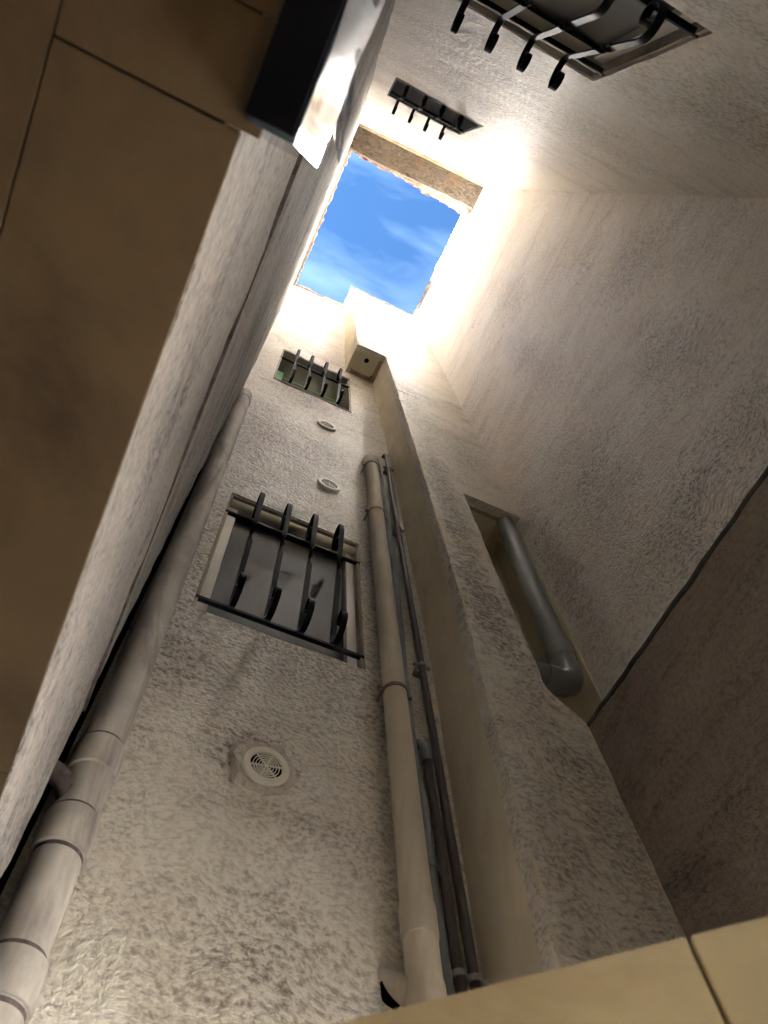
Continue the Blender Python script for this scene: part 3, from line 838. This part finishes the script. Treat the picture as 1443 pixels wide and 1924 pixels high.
def clamp(cx, cyy, z, r, parent, mat='clamp', h=0.014, wall=YF, nm='clamp', ears=True):
    mb = MB(); rs = []
    n = 20
    for k in range(n + 1):
        a = math.pi + math.pi * k / n          # front half, -y side
        c, s = math.cos(a), math.sin(a)
        rs.append([(cx + c * rr, cyy + s * rr, z + dz) for rr, dz in ((r, -h / 2), (r + 0.004, -h / 2), (r + 0.004, h / 2), (r, h / 2))])
    mb.rings(rs)
    if ears:
        for s in (-1, 1):
            mb.box(cx + s * (r + 0.002) - 0.004, cx + s * (r + 0.002) + 0.004, cyy - 0.002, wall + 0.01, z - h / 2 + 0.001, z + h / 2 - 0.001)
            mb.box(cx + s * (r + 0.010) - 0.009, cx + s * (r + 0.010) + 0.009, cyy - 0.006, cyy + 0.006, z - h / 2 + 0.002, z + h / 2 - 0.002)
    return mb.build(nm, mat, parent)
for z in (3.93, 3.29, 1.91):
    clamp(cxp, cyp, z, rp + 0.001, cp)
# black disc painted as the dark of the broken hole at the tee branch
rs = []
for k in range(30):
    a = 2 * math.pi * k / 30
    c, s = math.cos(a), math.sin(a)
    ro = 0.026 + 0.008 * noise.noise(Vector((c * 2, s * 2, 7)))
    rs.append([FRONT(cxp - 0.050 + c * rr, 0.99 + s * rr * 1.5, d) for rr, d in ((0.0005, 0.0075), (ro * 0.9, 0.0075), (ro, 0.002), (ro + 0.002, -0.006))])
MB().rings(rs, closed=True).build('broken_hole', 'shade_black', wall_f)

# 3 foam-sleeved pipe behind the cream one
fp = empty('sleeved_pipe', (0.79, 1.275, ZG)); tag(fp, 'grey foam-sleeved pipe half hidden behind the cream pipe, split open at its lower end', 'pipe')
pth = []
for z in lines(1.30, 4.16, 0.06, []):
    w = 0.010 * math.sin(z * 2.6) + 0.006 * noise.noise(Vector((z * 2, 3, 3)))
    pth.append((0.797 + w, 1.274, z))
pth += [(0.775, 1.279, 4.19), (0.765, 1.29, 4.205), (0.76, 1.32, 4.21)]
rad = [0.0215 + 0.0025 * noise.noise(Vector((p[2] * 5, 1, 9))) for p in pth]
MB().tube(pth, rad, 20).build('foam_sleeve', 'foam', fp, smooth='auto')
MB().tube([(0.803, 1.278, ZG), (0.801, 1.278, 1.295)], 0.019, 20).build('bare_pipe', 'pipe_grey', fp, smooth='auto')
# flared split lip
rs = []
for k in range(15):
    a = math.pi * 0.75 + math.pi * 1.35 * k / 14
    c, s = math.cos(a), math.sin(a)
    x0, y0 = pth[0][0], pth[0][1]
    fl = 0.010 * max(0, c)
    rs.append([(x0 + c * 0.0225, y0 + s * 0.0225, 1.34), (x0 + c * (0.027 + fl), y0 + s * 0.027, 1.285 - 0.02 * max(0, c)), (x0 + c * (0.024 + fl), y0 + s * 0.024, 1.286 - 0.02 * max(0, c)), (x0 + c * 0.0195, y0 + s * 0.0195, 1.34)])
MB().rings(rs).build('split_lip', 'foam', fp, smooth='auto')

# 4 thin dark pipe and 5 short one
tp = empty('thin_pipe', (0.875, 1.275, ZG)); tag(tp, 'thin dark steel pipe running the full height against the smooth flank', 'pipe')
txx = lambda z: 0.868 + 0.004 * math.sin(z * 1.3)
MB().tube([(txx(z), 1.270, z) for z in lines(ZG, 4.32, 0.2, [])] + [(txx(4.3), 1.272, 4.345), (txx(4.3) - 0.004, 1.282, 4.36), (txx(4.3) - 0.008, 1.32, 4.365)], 0.0125, 16).build('pipe', 'pipe_steel', tp, smooth='auto')
for z in (4.10, 3.27, 2.15):
    cb = clamp(txx(z), 1.270, z, 0.013, tp, 'zinc' if z < 3 else 'clamp', 0.012)
    MB().box(txx(z) - 0.024, txx(z) + 0.020, 1.284, 1.305, z - 0.035, z - 0.012).build('wall_plug', 'clamp', cb, bevel=0.004)
sh = empty('thin_pipe', (0.832, 1.27, ZG)); tag(sh, 'shorter dark brown steel pipe with an elbow at its top, beside the foam sleeve', 'pipe')
MB().tube([(0.834, 1.268, z) for z in lines(ZG, 1.70, 0.3, [])] + [(0.833, 1.269, 1.725), (0.829, 1.276, 1.745), (0.82, 1.29, 1.752), (0.81, 1.32, 1.755)], 0.0128, 16).build('pipe', 'pipe_steel', sh, smooth='auto')
collar(0.834, 1.268, 1.665, 1.705, 0.0128, 0.0165, sh, 'pipe_grey', 'elbow_socket')
MB().tube([(0.833, 1.268, 1.70), (0.8325, 1.269, 1.728), (0.828, 1.277, 1.750), (0.815, 1.295, 1.757), (0.80, 1.32, 1.76)], 0.0155, 16).build('elbow', 'pipe_grey', sh, smooth='auto')
cl = clamp(0.834, 1.268, 1.035, 0.014, sh, 'zinc', 0.014, nm='clamp')
clamp(txx(1.035), 1.270, 1.035, 0.014, tp, 'zinc', 0.014)

# 6 grey plastic pipe in the cut-out
gp = empty('grey_plastic_pipe', (1.41, 1.105, 2.0)); tag(gp, 'grey plastic waste pipe with an elbow in the cut-out of the column', 'pipe')
gx, gy, gr = 1.395, 1.108, 0.044
ax_g = lambda z: lerp(1.372, 1.420, (z - 2.1) / 1.5)
pth = [(ax_g(z), gy, z) for z in (3.62, 3.3, 2.9, 2.5, 2.27)]
MB().tube(pth, gr, 32).build('pipe', 'pipe_grey', gp, smooth='auto')
c0 = ax_g(2.2)
el = [(ax_g(2.3), gy, 2.30), (c0, gy, 2.22), (c0, gy, 2.18), (c0 - 0.006, gy, 2.145), (c0 - 0.022, gy, 2.115), (c0 - 0.047, gy, 2.097), (c0 - 0.08, gy, 2.09), (c0 - 0.25, gy, 2.09)]
MB().tube(el, [0.0475, 0.0475, 0.0475, 0.0475, 0.0475, 0.0475, 0.0475, 0.0475], 32).build('elbow', 'pipe_grey', gp, smooth='auto')
collar(ax_g(2.26), gy, 2.25, 2.33, gr, 0.0515, gp, 'pipe_grey', 'socket', (0.03, 0))
MB().tube([(c0 - 0.082, gy, 2.09), (c0 - 0.0825, gy, 2.09), (c0 - 0.13, gy, 2.09), (c0 - 0.1305, gy, 2.09)], [0.046, 0.0512, 0.0512, 0.046], 32).build('socket', 'pipe_grey', gp, smooth='auto')
def text_on_pipe():
    pass

# small white feather caught on the render
ft = catmull([(XR - 0.012, 0.915, 2.335), (XR - 0.016, 0.922, 2.322), (XR - 0.016, 0.934, 2.312), (XR - 0.012, 0.945, 2.308)], 4)
fo = MB().tube(ft, [0.002, 0.005, 0.008, 0.010, 0.011, 0.010, 0.009, 0.008, 0.006, 0.005, 0.004, 0.003, 0.0015][:len(ft)], 8, squash=0.4).build('feather', 'feather', None, smooth=True)
tag(fo, 'tiny white feather stuck to the rough pale wall', 'feather')

# ------------------------------------------------------------------ stone soffit over the opening
so = empty('soffit', (-0.2, 0.2, SOFF)); so['kind'] = 'structure'
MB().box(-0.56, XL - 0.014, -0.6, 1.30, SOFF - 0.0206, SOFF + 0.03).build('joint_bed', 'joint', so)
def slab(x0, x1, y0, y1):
    MB().box(x0, x1, y0, y1, SOFF - 0.0235, SOFF - 0.0150).build('stone_tile', 'shaded_soffit_stone', so, bevel=0.0008)
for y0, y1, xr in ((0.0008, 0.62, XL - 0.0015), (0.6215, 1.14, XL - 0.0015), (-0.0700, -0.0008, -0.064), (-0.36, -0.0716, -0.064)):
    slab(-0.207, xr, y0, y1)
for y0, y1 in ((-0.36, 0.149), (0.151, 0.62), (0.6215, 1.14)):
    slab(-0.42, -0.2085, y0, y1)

# film-covered metal flashing at the soffit edge
fl = empty('metal_flashing', (-0.05, -0.15, SOFF)); tag(fl, 'shiny film-covered metal flashing at the soffit edge reflecting the sky', 'flashing')
def fy(z): return -0.040 + 0.0145 * (z - 0.583) / 0.2
rs = []
for i in range(41):
    y = -0.008 - 0.35 * i / 40
    row = []
    for k in range(13):
        z = 0.583 + 0.19 * k / 12
        w = 0.0016 * noise.noise(Vector((y * 30, z * 8, 2))) * (0.2 + i / 40) + 0.0012 * math.sin(y * 60 + z * 30) * min(1, i / 12)
        row.append((fy(z) + w, y + 0.006 * (k / 12), z))
    row += [(-0.0745, y + 0.006, 0.773), (-0.0745, y, 0.583)]
    rs.append(row)
MB().rings(rs).build('fascia', 'film', fl, smooth='auto')
MB().box(-0.0755, -0.0425, -0.36, -0.012, 0.566, 0.5825).build('seal', 'rubber', fl)
rs = []
pa, pb, pc = Vector((-0.0300, -0.040, 0.79)), Vector((-0.0290, -0.098, 0.79)), Vector((-0.0095, -0.0149, 0.93))
for i in range(13):
    t = i / 12
    p, q = pa.lerp(pc, t), pb.lerp(pc, t ** 0.8)
    row = []
    for k in range(7):
        c = p.lerp(q, k / 6)
        row.append((c.x + 0.0022 * math.sin(k * 2.1 + t * 5) * (1 - t), c.y, c.z))
    back = [(r[0] - 0.0006, r[1], r[2] + 0.0004) for r in reversed(row)]
    rs.append(row + back)
MB().rings(rs).build('loose_flap', 'film', fl, smooth='auto')

# ------------------------------------------------------------------ beige stone parapet across the corner
A, B = Vector((0.187, 0.435, 0)), Vector((0.388, 0.252, 0))
dv = (B - A).normalized(); nv = Vector((dv.y, -dv.x, 0))
if nv.dot(Vector((1, 1, 0))) < 0: nv = -nv            # away from the camera
par = empty('stone_parapet', A + Vector((0, 0, ZG))); tag(par, 'blurred beige stone-clad parapet crossing the bottom corner close to the camera', 'parapet')
s0 = (XL - A.x) / dv.x; s1 = (1.279 - A.x) / dv.x
zt = 0.300
joint_s = (Vector((0.351, 0.284, 0)) - A).dot(dv)
edges = [s0, joint_s - 0.60, joint_s - 0.0012, joint_s + 0.0012, joint_s + 0.6, s1]
def parbox(sa, sb, d0, d1, z0, z1):
    c = [A + dv * sa + nv * d0, A + dv * sb + nv * d0, A + dv * sb + nv * d1, A + dv * sa + nv * d1]
    return MB().quad_box([(*p[:2], z0) for p in c] + [(*p[:2], z1) for p in c])
parbox(s0, s1, 0.012, 0.11, ZG, zt - 0.002).build('core', 'joint', par)
spans = [(s0, joint_s - 0.6012), (joint_s - 0.5988, joint_s - 0.0012), (joint_s + 0.0012, joint_s + 0.5988), (joint_s + 0.6012, s1)]
for a, b2 in spans:
    zz = ZG
    for z0, z1 in ((ZG, -0.9015), (-0.8985, -0.3015), (-0.2985, zt)):
        parbox(a, b2, 0.0, 0.0118, z0, z1).build('stone_tile', 'stone', par, bevel=0.002)
